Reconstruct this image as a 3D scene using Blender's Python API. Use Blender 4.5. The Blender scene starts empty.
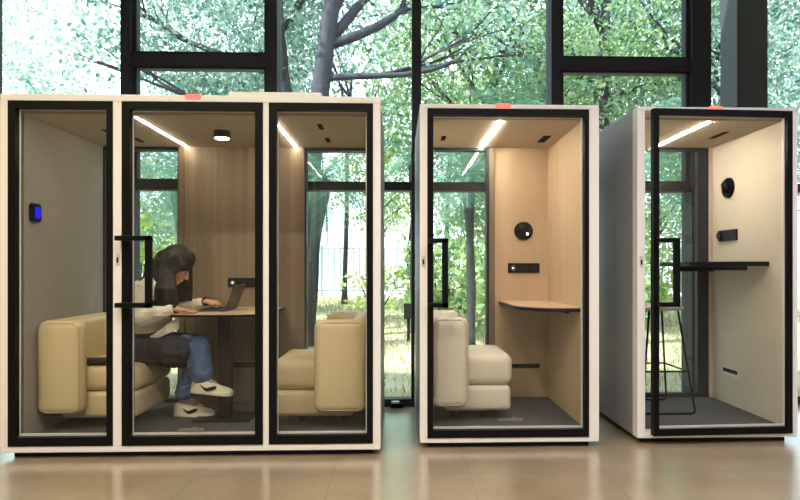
import bpy, bmesh, math, random
import numpy as np
from mathutils import Vector, Matrix
random.seed(7); RNG = np.random.default_rng(11)
C = bpy.context.scene.collection
SC = bpy.context.scene
R = math.radians
ORG = {}

# ------------------------------------------------------------------ materials
def mat(name):
    m = bpy.data.materials.new(name); m.use_nodes = True
    nt = m.node_tree; nt.nodes.clear()
    out = nt.nodes.new('ShaderNodeOutputMaterial')
    return m, nt, out
def lk(nt, a, ao, b, bi): nt.links.new(a.outputs[ao], b.inputs[bi])
def pbr(name, col, rough=.5, metal=0, spec=.5, noise=None, bump=None, coat=0):
    """noise=(scale xyz, strength, colour2) bump=(scale, strength)"""
    m, nt, out = mat(name)
    b = nt.nodes.new('ShaderNodeBsdfPrincipled')
    b.inputs['Base Color'].default_value = (*col, 1); b.inputs['Roughness'].default_value = rough
    b.inputs['Metallic'].default_value = metal; b.inputs['Specular IOR Level'].default_value = spec
    b.inputs['Coat Weight'].default_value = coat
    lk(nt, b, 0, out, 0)
    if noise or bump:
        tc = nt.nodes.new('ShaderNodeTexCoord')
    if noise:
        mp = nt.nodes.new('ShaderNodeMapping'); mp.inputs['Scale'].default_value = noise[0]
        n = nt.nodes.new('ShaderNodeTexNoise'); n.inputs['Scale'].default_value = 1; n.inputs['Detail'].default_value = 6
        cr = nt.nodes.new('ShaderNodeValToRGB')
        cr.color_ramp.elements[0].position = .3; cr.color_ramp.elements[1].position = .7
        cr.color_ramp.elements[0].color = (*col, 1); cr.color_ramp.elements[1].color = (*noise[1], 1)
        lk(nt, tc, 'Object', mp, 0); lk(nt, mp, 0, n, 'Vector'); lk(nt, n, 0, cr, 0); lk(nt, cr, 0, b, 'Base Color')
    if bump:
        n2 = nt.nodes.new('ShaderNodeTexNoise'); n2.inputs['Scale'].default_value = bump[0]; n2.inputs['Detail'].default_value = 4
        bp = nt.nodes.new('ShaderNodeBump'); bp.inputs['Strength'].default_value = bump[1]; bp.inputs['Distance'].default_value = .02
        lk(nt, tc, 'Object', n2, 'Vector'); lk(nt, n2, 0, bp, 'Height'); lk(nt, bp, 0, b, 'Normal')
    return m
def emit(name, col, s):
    m, nt, out = mat(name)
    e = nt.nodes.new('ShaderNodeEmission'); e.inputs[0].default_value = (*col, 1); e.inputs[1].default_value = s
    lk(nt, e, 0, out, 0); return m
def glass(name, tint=(.95, .97, .96), ior=1.45):
    m, nt, out = mat(name)
    t = nt.nodes.new('ShaderNodeBsdfTransparent'); t.inputs[0].default_value = (*tint, 1)
    g = nt.nodes.new('ShaderNodeBsdfGlossy'); g.inputs['Roughness'].default_value = 0
    lw = nt.nodes.new('ShaderNodeLayerWeight'); lw.inputs[0].default_value = .5
    pw = nt.nodes.new('ShaderNodeMath'); pw.operation = 'POWER'; pw.inputs[1].default_value = 5
    f = nt.nodes.new('ShaderNodeMath'); f.operation = 'MULTIPLY_ADD'; f.inputs[1].default_value = .965; f.inputs[2].default_value = .035
    lk(nt, lw, 'Facing', pw, 0); lk(nt, pw, 0, f, 0)
    mx = nt.nodes.new('ShaderNodeMixShader')
    lk(nt, f, 0, mx, 0); lk(nt, t, 0, mx, 1); lk(nt, g, 0, mx, 2); lk(nt, mx, 0, out, 0); return m
def leafmat(name, c1, c2, c3=None, trans=.45):
    m, nt, out = mat(name)
    geo = nt.nodes.new('ShaderNodeNewGeometry')
    cr = nt.nodes.new('ShaderNodeValToRGB'); cr.color_ramp.elements[0].color = (*c1, 1); cr.color_ramp.elements[1].color = (*c2, 1)
    if c3: e = cr.color_ramp.elements.new(.85); e.color = (*c3, 1)
    lk(nt, geo, 'Random Per Island', cr, 0)
    d = nt.nodes.new('ShaderNodeBsdfDiffuse'); t = nt.nodes.new('ShaderNodeBsdfTranslucent'); mx = nt.nodes.new('ShaderNodeMixShader')
    mx.inputs[0].default_value = trans
    lk(nt, cr, 0, d, 0); lk(nt, cr, 0, t, 0); lk(nt, d, 0, mx, 1); lk(nt, t, 0, mx, 2); lk(nt, mx, 0, out, 0); return m

def tile_mat():
    m, nt, out = mat('beige_floor_tile')
    b = nt.nodes.new('ShaderNodeBsdfPrincipled'); lk(nt, b, 0, out, 0)
    tc = nt.nodes.new('ShaderNodeTexCoord')
    mp = nt.nodes.new('ShaderNodeMapping'); mp.inputs['Location'].default_value = (.34, .42, 0)
    br = nt.nodes.new('ShaderNodeTexBrick'); br.offset = 0
    br.inputs['Scale'].default_value = 1; br.inputs['Brick Width'].default_value = .72; br.inputs['Row Height'].default_value = .72
    br.inputs['Mortar Size'].default_value = .0025; br.inputs['Mortar Smooth'].default_value = .3
    n = nt.nodes.new('ShaderNodeTexNoise'); n.inputs['Scale'].default_value = 2.2; n.inputs['Detail'].default_value = 9; n.inputs['Roughness'].default_value = .62
    cr = nt.nodes.new('ShaderNodeValToRGB')
    cr.color_ramp.elements[0].position = .3; cr.color_ramp.elements[1].position = .72
    cr.color_ramp.elements[0].color = (.255, .195, .128, 1); cr.color_ramp.elements[1].color = (.39, .31, .215, 1)
    br.inputs['Mortar'].default_value = (.19, .145, .095, 1)
    lk(nt, tc, 'Object', mp, 0); lk(nt, mp, 0, br, 'Vector'); lk(nt, tc, 'Object', n, 'Vector'); lk(nt, n, 0, cr, 0)
    lk(nt, cr, 0, br, 'Color1'); lk(nt, cr, 0, br, 'Color2'); lk(nt, br, 'Color', b, 'Base Color')
    b.inputs['Roughness'].default_value = .30; b.inputs['Specular IOR Level'].default_value = .8; b.inputs['Coat Weight'].default_value = 1; b.inputs['Coat IOR'].default_value = 2.0; b.inputs['Coat Roughness'].default_value = .21
    return m

M = dict(
    white=pbr('white_powder_coat', (.74, .72, .70), .45),
    black=pbr('black_frame_paint', (.005, .005, .006), .4, spec=.12),
    blackmat=pbr('matt_black', (.010, .010, .011), .6, spec=.2),
    char=pbr('charcoal_aluminium', (.026, .028, .038), .5, spec=.3),
    grey=pbr('grey_side_panel', (.30, .285, .29), .5, noise=((.6, .6, .4), (.33, .31, .315))),
    felt=pbr('grey_felt', (.29, .265, .235), .9, noise=((60, 60, 60), (.33, .30, .265)), bump=(300, .1)),
    liner=pbr('beige_lining', (.66, .57, .465), .75, noise=((40, 40, 40), (.69, .60, .495))),
    ceil=pbr('warm_ceiling_felt', (.50, .41, .32), .9),
    wood=pbr('pale_oak_panel', (.55, .40, .26), .5, noise=((9, 9, .8), (.62, .47, .32))),
    woodg=pbr('smoked_oak_panel', (.32, .225, .135), .5, noise=((26, 26, .6), (.40, .29, .18))),
    trim=pbr('brown_edge_trim', (.20, .15, .10), .5),
    carpet=pbr('dark_grey_carpet', (.060, .060, .066), .95, noise=((220, 220, 220), (.088, .088, .094)), bump=(500, .3)),
    cream=pbr('cream_leather', (.66, .53, .32), .5, bump=(160, .06)),
    creamb=pbr('ivory_leather', (.70, .62, .50), .5, bump=(160, .06)),
    pipe=pbr('cream_piping', (.52, .43, .29), .6),
    top=pbr('pale_oak_top', (.62, .44, .28), .45, noise=((1.2, 14, 14), (.68, .50, .33))),
    seat=pbr('grey_beige_seat', (.30, .28, .24), .6),
    lamp=emit('warm_lamp_glow', (1, .86, .66), 22),
    led=emit('white_led_dot', (1, .97, .9), 6),
    red=emit('red_indicator_glow', (1, .22, .16), 1.1),
    blue=emit('blue_screen_glow', (.02, .02, 1), .9),
    glassp=glass('pod_glass', (.93, .94, .93)),
    glassw=glass('window_glass', (.92, .965, .98)),
    wall=pbr('plain_room_wall', (.42, .40, .38), .8),
    rceil=pbr('room_ceiling', (.5, .48, .46), .9),
    skin=pbr('skin', (.62, .33, .21), .5, noise=((20, 20, 20), (.66, .36, .24))),
    hair=pbr('black_hair', (.014, .011, .010), .5, spec=.3, noise=((90, 90, 6), (.028, .022, .020))),
    shirt=pbr('cream_shirt', (.84, .78, .64), .85, bump=(26, .45)),
    jeans=pbr('blue_denim', (.055, .10, .24), .85, noise=((16, 16, 10), (.11, .18, .36)), bump=(40, .6)),
    shoe=pbr('white_shoe_leather', (.80, .74, .60), .5),
    laptop=pbr('grey_laptop', (.06, .06, .065), .35, metal=.6),
    print_=pbr('grey_lettering', (.25, .245, .24), .7),
    bark=pbr('dark_bark', (.016, .017, .025), .9, noise=((9, 9, 2.5), (.036, .037, .048)), bump=(14, .8)),
    palmbark=pbr('palm_bark', (.018, .021, .022), .9, noise=((12, 12, 26), (.042, .046, .046)), bump=(30, .8)),
    leafA=leafmat('teal_leaves', (.05, .14, .115), (.155, .29, .225), (.36, .48, .38)),
    leafB=leafmat('green_leaves', (.06, .17, .07), (.20, .35, .16), (.42, .53, .29)),
    leafE=leafmat('bright_leaves', (.15, .33, .11), (.38, .56, .22), (.58, .70, .40)),
    leafC=leafmat('yellow_green_leaves', (.22, .36, .07), (.44, .58, .16), (.62, .70, .32)),
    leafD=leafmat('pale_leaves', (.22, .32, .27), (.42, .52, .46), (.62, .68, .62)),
    frond=leafmat('palm_fronds', (.05, .15, .11), (.14, .30, .22), (.24, .42, .32), .3),
    grass=leafmat('grass_blades', (.22, .23, .10), (.40, .38, .20), (.56, .50, .34), .3),
    ground=pbr('lawn_ground', (.20, .22, .09), .95, noise=((2.2, 2.2, 2.2), (.46, .40, .27)), bump=(30, .6)),
    street=pbr('pale_paving', (.78, .78, .80), .8, noise=((1, 1, 1), (.84, .84, .86))),
    fence=pbr('grey_fence_paint', (.24, .31, .33), .5),
    tile=tile_mat(),
)
def curtain_wood():   # vertical fluting of the panel behind the person
    m, nt, out = mat('fluted_oak_panel')
    b = nt.nodes.new('ShaderNodeBsdfPrincipled'); lk(nt, b, 0, out, 0); b.inputs['Roughness'].default_value = .55
    tc = nt.nodes.new('ShaderNodeTexCoord'); w = nt.nodes.new('ShaderNodeTexNoise')
    mp = nt.nodes.new('ShaderNodeMapping'); mp.inputs['Scale'].default_value = (22, 1, .35)
    w.inputs['Scale'].default_value = 1; w.inputs['Detail'].default_value = 5
    cr = nt.nodes.new('ShaderNodeValToRGB'); cr.color_ramp.elements[0].position = .32; cr.color_ramp.elements[1].position = .7
    cr.color_ramp.elements[0].color = (.20, .15, .10, 1); cr.color_ramp.elements[1].color = (.32, .245, .16, 1)
    lk(nt, tc, 'Object', mp, 0); lk(nt, mp, 0, w, 'Vector'); lk(nt, w, 0, cr, 0); lk(nt, cr, 0, b, 'Base Color')
    return m
M['fluted'] = curtain_wood()

# ------------------------------------------------------------------ mesh helpers
def box(bm, x0, x1, y0, y1, z0, z1, bev=0, seg=2):
    r = bmesh.ops.create_cube(bm, size=1)
    vs = r['verts']
    bmesh.ops.scale(bm, vec=(x1 - x0, y1 - y0, z1 - z0), verts=vs)
    bmesh.ops.translate(bm, vec=((x0 + x1) / 2, (y0 + y1) / 2, (z0 + z1) / 2), verts=vs)
    if bev:
        es = list({e for v in vs for e in v.link_edges})
        bmesh.ops.bevel(bm, geom=es, offset=bev, segments=seg, affect='EDGES', profile=.5)
    return bm
def BOX(*a, **k): return box(bmesh.new(), *a, **k)
def prism(bm, pts, lo, hi, axis='Z', bev=0, seg=3):
    f = {'Z': lambda a, b, t: (a, b, t), 'Y': lambda a, b, t: (a, t, b), 'X': lambda a, b, t: (t, a, b)}[axis]
    v0 = [bm.verts.new(f(a, b, lo)) for a, b in pts]; v1 = [bm.verts.new(f(a, b, hi)) for a, b in pts]
    n = len(pts); fs = [bm.faces.new(v0[::-1]), bm.faces.new(v1)]
    for i in range(n): fs.append(bm.faces.new((v0[i], v0[(i + 1) % n], v1[(i + 1) % n], v1[i])))
    bmesh.ops.recalc_face_normals(bm, faces=fs)
    if bev:
        es = list(fs[0].edges) + list(fs[1].edges)
        bmesh.ops.bevel(bm, geom=es, offset=bev, segments=seg, affect='EDGES', profile=.5)
    return bm
def tube(bm, pts, rad, seg=10, cap=True):
    pts = [Vector(p) for p in pts]; n = len(pts)
    rs = rad if isinstance(rad, (list, tuple)) else [rad] * n
    rings = []; up = None
    for i in range(n):
        d = (pts[min(i + 1, n - 1)] - pts[max(i - 1, 0)]).normalized()
        if up is None: up = d.orthogonal().normalized()
        up = (up - d * up.dot(d)).normalized(); s = d.cross(up)
        rings.append([bm.verts.new(pts[i] + (up * math.cos(a) + s * math.sin(a)) * rs[i]) for a in [2 * math.pi * k / seg for k in range(seg)]])
    for a, b in zip(rings, rings[1:]):
        for k in range(seg): bm.faces.new((a[k], a[(k + 1) % seg], b[(k + 1) % seg], b[k]))
    if cap: bm.faces.new(rings[0][::-1]); bm.faces.new(rings[-1])
    return bm
def cyl(bm, c, r, h, axis='Z', seg=32, r2=None):
    d = {'Z': (0, 0, 1), 'Y': (0, 1, 0), 'X': (1, 0, 0)}[axis]; c = Vector(c)
    return tube(bm, [c, c + Vector(d) * h], [r, r if r2 is None else r2], seg)
def rpoly(x0, x1, y0, y1, r, n=6):
    rs = r if isinstance(r, (list, tuple)) else [r] * 4
    out = []
    for (cx, cy, a0, rr) in ((x0, y0, 180, rs[0]), (x1, y0, 270, rs[1]), (x1, y1, 0, rs[2]), (x0, y1, 90, rs[3])):
        if rr <= 0: out.append((cx, cy)); continue
        ccx = cx + rr if cx == x0 else cx - rr; ccy = cy + rr if cy == y0 else cy - rr
        for k in range(n + 1):
            a = R(a0 + 90 * k / n); out.append((ccx + rr * math.cos(a), ccy + rr * math.sin(a)))
    return out
def link(o):
    C.objects.link(o); return o
def obj(name, bm, m, parent=None, smooth=False, org=None, rot=None, ang=40):
    """world-space bmesh -> ONE mesh object whose origin is org (or the parent's)"""
    me = bpy.data.meshes.new(name)
    o0 = Vector(org) if org is not None else (ORG[parent.name] if parent else Vector((0, 0, 0)))
    bmesh.ops.translate(bm, vec=-o0, verts=bm.verts)
    bmesh.ops.recalc_face_normals(bm, faces=bm.faces)
    bm.to_mesh(me); bm.free()
    return mobj(name, me, m, parent, smooth, o0, rot)
def mobj(name, me, m, parent, smooth, o0, rot=None):
    o = bpy.data.objects.new(name, me); link(o)
    if m: me.materials.append(m)
    if smooth:
        me.shade_smooth()
        if smooth == 'auto': me.set_sharp_from_angle(angle=R(35))
    ORG[o.name] = o0.copy()
    if parent: o.parent = parent; o.location = o0 - ORG[parent.name]
    else: o.location = o0
    if rot: o.rotation_euler = rot
    return o
def tag(o, label, cat, group=None):
    o['label'] = label; o['category'] = cat
    if group: o['group'] = group
    return o
def thing(name, loc, label, cat, group=None):
    o = bpy.data.objects.new(name, None); link(o); o.location = loc; o.empty_display_size = .1
    ORG[o.name] = Vector(loc); return tag(o, label, cat, group)
def struct(name, bm, m, parent=None, **k):
    o = obj(name, bm, m, parent, **k); o['kind'] = 'structure'; return o
def bake(o, mods):
    """apply modifiers through the depsgraph"""
    for t, kw in mods:
        md = o.modifiers.new(t, t)
        for k, v in kw.items(): setattr(md, k, v)
    dg = bpy.context.evaluated_depsgraph_get(); dg.update()
    me = bpy.data.meshes.new_from_object(o.evaluated_get(dg)); o.modifiers.clear()
    old = o.data; me.name = old.name; o.data = me; bpy.data.meshes.remove(old)
    me.shade_smooth(); return o
def text_mesh(name, s, size, m, parent, loc, rot=(math.pi / 2, 0, 0)):
    cu = bpy.data.curves.new(name, 'FONT'); cu.body = s; cu.size = size; cu.extrude = .0004; cu.align_x = 'CENTER'; cu.align_y = 'CENTER'
    t = bpy.data.objects.new(name, cu); link(t)
    dg = bpy.context.evaluated_depsgraph_get(); dg.update()
    me = bpy.data.meshes.new_from_object(t.evaluated_get(dg)); bpy.data.objects.remove(t)
    me.transform(Matrix.Rotation(rot[0], 4, 'X'))
    return mobj(name, me, m, parent, False, Vector(loc))

# ------------------------------------------------------------------ room
XL, XR, YB, YF, ZC = -6.2, 6.2, -4.2, 4.70, 3.62
struct('floor', BOX(XL, XR, YB, YF + .12, -.12, 0), M['tile'])
struct('ceiling', BOX(XL, XR, YB, YF + .12, ZC, ZC + .15), M['rceil'])
struct('wall_back', BOX(XL, XR, YB - .12, YB, 0, ZC), M['wall'])
struct('wall_left', BOX(XL - .12, XL, YB, YF + .12, 0, ZC), M['wall'])
struct('wall_right', BOX(XR, XR + .12, YB, YF + .12, 0, ZC), M['wall'])
# facade mullions (each one straight, floor to ceiling)
mx = [(-5.42, .075), (-4.30, .075), (-3.18, .075), (-2.098, .075), (-.972, .075), (.152, .072), (1.255, .075), (2.385, .080), (3.55, .075), (4.70, .075), (5.85, .075)]
for i, (c, w) in enumerate(mx):
    bm = bmesh.new()
    if abs(c - .152) < .01:
        box(bm, c - w / 2, c + w / 2, YF, YF + .14, 2.02, ZC); box(bm, c - w / 2 - .005, c - w / 2 + .022, YF, YF + .10, 0, 2.02)
    else:
        box(bm, c - w / 2, c + w / 2, YF, YF + .18, 0, ZC)
    if i == 7: box(bm, c + .04, c + .125, YF + .02, YF + .16, 0, ZC)
    struct('trim_%d' % (i + 1), bm, M['char'])
wn = 0
for (a, wa), (b, wb) in zip(mx, mx[1:]):
    wn += 1
    x0, x1 = a + wa / 2, b - wb / 2
    if abs(a - .152) < .01: x0 = .143
    if wn == 8: x0 += .085
    bm = bmesh.new()
    box(bm, x0, x1, YF + .02, YF + .12, 0, .058)
    box(bm, x0, x1, YF + .02, YF + .14, 1.70, 1.768)
    box(bm, x0, x1, YF + .02, YF + .12, ZC - .08, ZC)
    up = wn in (2, 4, 7)
    if up:
        box(bm, x0, x1, YF + .02, YF + .14, 2.665, 2.762)
        for za, zb in ((1.768, 2.665), (2.762, ZC - .08)):   # opening sashes
            s = .032
            box(bm, x0, x0 + s, YF + .04, YF + .11, za, zb); box(bm, x1 - s, x1, YF + .04, YF + .11, za, zb)
            box(bm, x0, x1, YF + .04, YF + .11, za, za + s * .6); box(bm, x0, x1, YF + .04, YF + .11, zb - s * .6, zb)
    w = struct('window_%d' % wn, bm, M['char'])
    for za, zb in ([(.058, 1.70), (1.768, 2.665), (2.762, ZC - .08)] if up else [(.058, 1.70), (1.768, ZC - .08)]):
        obj('glass_pane', BOX(x0, x1, YF + .07, YF + .08, za, zb), M['glassw'], w)
# square steel column outside the glass
struct('trim_12', BOX(2.80, 3.06, 4.86, 5.12, -.05, 4.6, bev=.006), pbr('column_paint', (.030, .031, .038), .45))
lk_ = thing('window_lock', (-.005, 4.69, 0), 'small black lock box with white top at the foot of the window frame', 'lock')
obj('casing', BOX(-.05, .05, 4.665, 4.705, .004, .036, bev=.006), M['black'], lk_); obj('cap', BOX(-.045, .015, 4.665, 4.70, .036, .052, bev=.003), M['white'], lk_)

# ------------------------------------------------------------------ pods
def handle(door, xa, xb, y, z0, z1, ysurf):
    bm = bmesh.new(); t = .028
    box(bm, xb - .036, xb, y - .016, y + .012, z0, z1, bev=.003)
    box(bm, xa, xb, y - .016, y + .012, z1 - t, z1, bev=.003); box(bm, xa, xb, y - .016, y + .012, z0, z0 + t, bev=.003)
    for z in (z0 + t / 2, z1 - t / 2): box(bm, xa, xa + .03, y, ysurf, z - .012, z + .012)
    return obj('pull_handle', bm, M['black'], door)
def ring(x0, x1, y0, y1, z0, z1, l, r, t, b):
    bm = bmesh.new()
    box(bm, x0, x0 + l, y0, y1, z0, z1); box(bm, x1 - r, x1, y0, y1, z0, z1)
    box(bm, x0 + l, x1 - r, y0, y1, z1 - t, z1); box(bm, x0 + l, x1 - r, y0, y1, z0, z0 + b); return bm
def shell(P, x0, x1, y0, y1, ix0, ix1, iy1, zt, zc, zf, posts, fz0, fz1, lining_l, lining_r):
    """white front frame, dark plinth, walls, roof, floor"""
    f = bmesh.new(); ya, yb = y0, y0 + .075
    box(f, x0, x1, ya, yb, fz1, zt, bev=.004); box(f, x0, x1, ya, yb, .035, fz0, bev=.004)
    for a, b in posts: box(f, a, b, ya, yb, fz0, fz1)
    obj('front_frame', f, M['white'], P)
    obj('plinth', BOX(x0 + .05, x1 - .05, y0 + .05, y1 - .03, 0, .035), M['blackmat'], P)
    obj('side_panel', BOX(x0, (x0 + ix0) / 2, yb, y1, .035, zt, bev=.003), M['grey'], P)
    obj('side_panel', BOX((x1 + ix1) / 2, x1, yb, y1, .035, zt, bev=.003), M['grey'], P)
    obj('lining_panel', BOX((x0 + ix0) / 2, ix0, yb, iy1, zf, zc), lining_l, P)
    obj('lining_panel', BOX(ix1, (x1 + ix1) / 2, yb, iy1, zf, zc), lining_r, P)
    obj('roof_panel', BOX((x0 + ix0) / 2, (x1 + ix1) / 2, yb, y1, zc + .02, zt), M['white'], P)
    obj('ceiling_panel', BOX((x0 + ix0) / 2, (x1 + ix1) / 2, yb, iy1, zc, zc + .02), M['ceil'], P)
    obj('floor_panel', BOX((x0 + ix0) / 2, (x1 + ix1) / 2, yb, y1, .035, zf - .012), M['white'], P)
    obj('carpet', BOX(ix0, ix1, yb, iy1, zf - .012, zf), M['carpet'], P)
def bead(P, a, b, y, z0, z1):
    return obj('glazing_bead', ring(a - .004, b + .004, y, y + .014, z0 - .004, z1 + .004, .007, .012, .007, .016), M['white'], P)
def strip(P, x, y0, y1, z, w, m):
    o = obj('light_strip', BOX(x - w / 2, x + w / 2, y0, y1, z - .006, z), m, P); return o
def vent(P, x, y, z, l=.13, w=.03):
    v = obj('air_vent', ring(x - w / 2, x + w / 2, y, y + l, z - .005, z, .004, .004, 0, 0), M['blackmat'], P)
    b = bmesh.new(); box(b, x - w / 2 + .004, x + w / 2 - .004, y, y + l, z - .003, z)
    obj('vent_slot', b, M['black'], v)
def lockplate(P, x, y, z):
    l = obj('lock_plate', BOX(x - .012, x + .012, y - .004, y, z - .035, z + .035, bev=.002), pbr('lock_grey', (.55, .53, .5), .4), P)
    obj('keyhole', BOX(x - .005, x + .005, y - .006, y - .004, z - .02, z + .012), M['blackmat'], l)
def indicator(P, x, y, z):
    bm = bmesh.new(); prism(bm, rpoly(x - .046, x + .046, z - .026, z + .006, .012), y - .004, y + .03, 'Y', bev=.003)
    obj('indicator_light', bm, M['red'], P)
def socket_panel(P, x0, x1, y, z0, z1):
    """black panel with a round button at the left, on a wall facing -Y"""
    s = obj('socket_panel', BOX(x0, x1, y - .012, y, z0, z1, bev=.003), M['black'], P)
    w, h = x1 - x0, z1 - z0
    b = bmesh.new(); tube(b, [(x0 + .16 * w + .24 * h * math.cos(t), y - .0135, (z0 + z1) / 2 + .24 * h * math.sin(t)) for t in [2 * math.pi * k / 24 for k in range(25)]], .0022, 6)
    obj('button_ring', b, M['print_'], s)
    b = bmesh.new(); cyl(b, (x0 + .16 * w, y - .014, (z0 + z1) / 2), .07 * h, .002, 'Y', 12); obj('button_light', b, M['led'], s)
    for k in (.42, .72): obj('socket', BOX(x0 + k * w, x0 + (k + .22) * w, y - .0135, y - .012, z0 + .2 * h, z1 - .2 * h), M['blackmat'], s)

# --- big three-panel pod
Pb = thing('meeting_pod', (-1.18, 4.0, 0), 'large white three-panel meeting pod with black framed glass front, woman seated inside', 'office pod')
X0, X1, Y0, Y1 = -2.261, -.097, 3.49, 4.61; IX0, IX1, IY1 = -2.17, -.17, 4.50; ZT, ZI, ZFL = 2.085, 1.988, .095
shell(Pb, X0, X1, Y0, Y1, IX0, IX1, IY1, ZT, ZI, ZFL, [(X0, -2.216), (-1.627, -1.576), (-.774, -.740), (-.140, X1)], .072, 2.045, M['felt'], M['felt'])
for a, b in ((-2.216, -1.627), (-.740, -.140)):
    p = obj('fixed_panel', ring(a, b, Y0 - .004, Y0 + .06, .072, 2.045, .042, .036, .042, .05), M['black'], Pb)
    obj('glass_pane', BOX(a + .042, b - .036, Y0 + .024, Y0 + .032, .122, 2.003), M['glassp'], p); bead(p, a + .042, b - .036, Y0 + .034, .122, 2.003)
D = obj('door', ring(-1.576, -.774, Y0 - .006, Y0 + .06, .072, 2.045, .045, .045, .045, .05), M['black'], Pb)
obj('glass_pane', BOX(-1.531, -.819, Y0 + .024, Y0 + .032, .122, 2.0), M['glassp'], D); bead(D, -1.531, -.819, Y0 + .034, .122, 2.0)
handle(D, -1.588, -1.384, Y0 - .055, .866, 1.272, Y0)
text_mesh('lettering', 'soundbox', .036, M['print_'], D, (-1.19, Y0 + .022, .158))
lockplate(Pb, -1.60, Y0, 1.14)
indicator(Pb, -1.174, Y0, ZT)
obj('roof_box', BOX(-1.0, -.45, Y0 + .10, Y0 + .75, ZT, ZT + .052, bev=.008), M['white'], Pb)
# back of the pod: fluted oak centre, glass either side
obj('back_panel', BOX(-1.575, -.722, IY1, Y1 - .02, ZFL, ZI), M['fluted'], Pb)
obj('jamb', BOX(-1.615, -1.575, IY1 - .015, Y1, ZFL, ZI), M['trim'], Pb); obj('jamb', BOX(-.722, -.690, IY1 - .015, Y1, ZFL, ZI), M['trim'], Pb)
for a, b in ((-2.17, -1.615), (-.690, -.17)):
    p = obj('rear_window', ring(a, b, IY1, Y1 - .01, ZFL, ZI, .012, .012, .02, .03), M['char'], Pb)
    obj('glass_pane', BOX(a + .012, b - .012, IY1 + .04, IY1 + .048, ZFL + .03, ZI - .02), M['glassp'], p)
Mlow = emit('pod_strip_glow', (1, .86, .68), 62)
for x in (-1.553, -.75): strip(Pb, x, Y0 + .12, IY1 - .005, ZI, .009, Mlow)
bm = bmesh.new(); cyl(bm, (-1.15, 3.98, ZI - .045), .055, .045, seg=32)
s = obj('ceiling_spotlight', bm, M['blackmat'], Pb, smooth='auto')
bm = bmesh.new(); cyl(bm, (-1.15, 3.98, ZI - .049), .045, .004, seg=32); obj('lamp_lens', bm, M['lamp'], s)
for x, y in ((-.485, 3.76), (-.485, 4.16), (-1.90, 3.95), (-1.81, 4.20)): vent(Pb, x, y, ZI)
# control panel on the left wall
cp = bmesh.new(); prism(cp, rpoly(3.605, 3.705, 1.365, 1.475, .022), IX0, IX0 + .018, 'X', bev=.004)
cp = obj('control_panel', cp, M['black'], Pb)
bm = bmesh.new(); prism(bm, rpoly(3.640, 3.690, 1.387, 1.455, .012), IX0 + .018, IX0 + .0195, 'X'); obj('screen', bm, M['blue'], cp)
socket_panel(Pb, -1.255, -1.035, IY1, .948, 1.016)
obj('cable_slot', ring(-1.255, -1.03, IY1 - .006, IY1, .348, .392, .004, .004, .004, .004), M['trim'], Pb)
obj('slot_opening', BOX(-1.251, -1.034, IY1 - .003, IY1, .352, .388), M['black'], Pb)

# --- booth with the sofa
Pm = thing('phone_booth', (.68, 4.1, 0), 'white phone booth with an ivory sofa and an oak corner desk inside', 'office pod', 'single phone booths')
x0, x1, y0, y1 = .138, 1.226, 3.61, 4.64; ix0, ix1, iy1 = .205, 1.152, 4.55; zt, zi, zf = 2.080, 2.005, .105
shell(Pm, x0, x1, y0, y1, ix0, ix1, iy1, zt, zi, zf, [(x0, .182), (1.164, x1)], .066, 2.052, M['liner'], M['wood'])
D = obj('door', ring(.182, 1.164, y0 - .006, y0 + .06, .066, 2.052, .036, .028, .042, .045), M['black'], Pm)
obj('glass_pane', BOX(.218, 1.136, y0 + .024, y0 + .032, .111, 2.01), M['glassp'], D); bead(D, .218, 1.136, y0 + .034, .111, 2.01)
handle(D, .190, .302, y0 - .055, .856, 1.266, y0)
text_mesh('lettering', 'soundbox', .038, M['print_'], D, (.69, y0 + .022, .172))
lockplate(Pm, .158, y0, 1.13); indicator(Pm, .64, y0, zt)
obj('back_panel', BOX(.742, 1.152, iy1, y1 - .02, zf, zi), M['wood'], Pm)
obj('jamb', BOX(.700, .742, iy1 - .015, y1, zf, zi), M['trim'], Pm)
p = obj('rear_window', ring(.205, .70, iy1, y1 - .01, zf, zi, .025, .02, .02, .03), M['char'], Pm)
obj('glass_pane', BOX(.23, .68, iy1 + .04, iy1 + .048, zf + .03, zi - .02), M['glassp'], p)
Mhi = emit('booth_strip_glow', (1, .89, .74), 120)
strip(Pm, .640, y0 + .10, iy1 - .005, zi, .020, Mhi)
vent(Pm, .325, 4.15, zi); vent(Pm, 1.04, 4.12, zi, .2, .05)
# desk: a board along the right wall with one sweeping corner
def desk(P, xa, xb, ya, yb, z, m, th=.03):
    pts = [(xb, yb), (xa, yb), (xa, ya + .30)]
    n = 12
    for k in range(1, n + 1):
        t = k / n * math.pi / 2; pts.append((xa + (xb - xa) * .72 * (1 - math.cos(t)), ya + .30 - .30 * math.sin(t)))
    pts.append((xb, ya))
    d = bmesh.new(); prism(d, pts, z - th, z - .006, 'Z'); d = obj('desk', d, M['black'], P)
    t = bmesh.new(); prism(t, [(xa + (a - xa) * .985 + .006 if a < xb else a, b) for a, b in pts], z - .006, z, 'Z'); obj('desk_surface', t, m, d)
    br = bmesh.new(); box(br, xb - .012, xb, ya + .25, yb, z - th - .03, z - th); box(br, xa + .1, xb, yb - .03, yb, z - th - .04, z - th)
    obj('bracket', br, M['blackmat'], d)
desk(Pm, .775, ix1, 3.735, iy1, .842, M['top'], .028)
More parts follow.
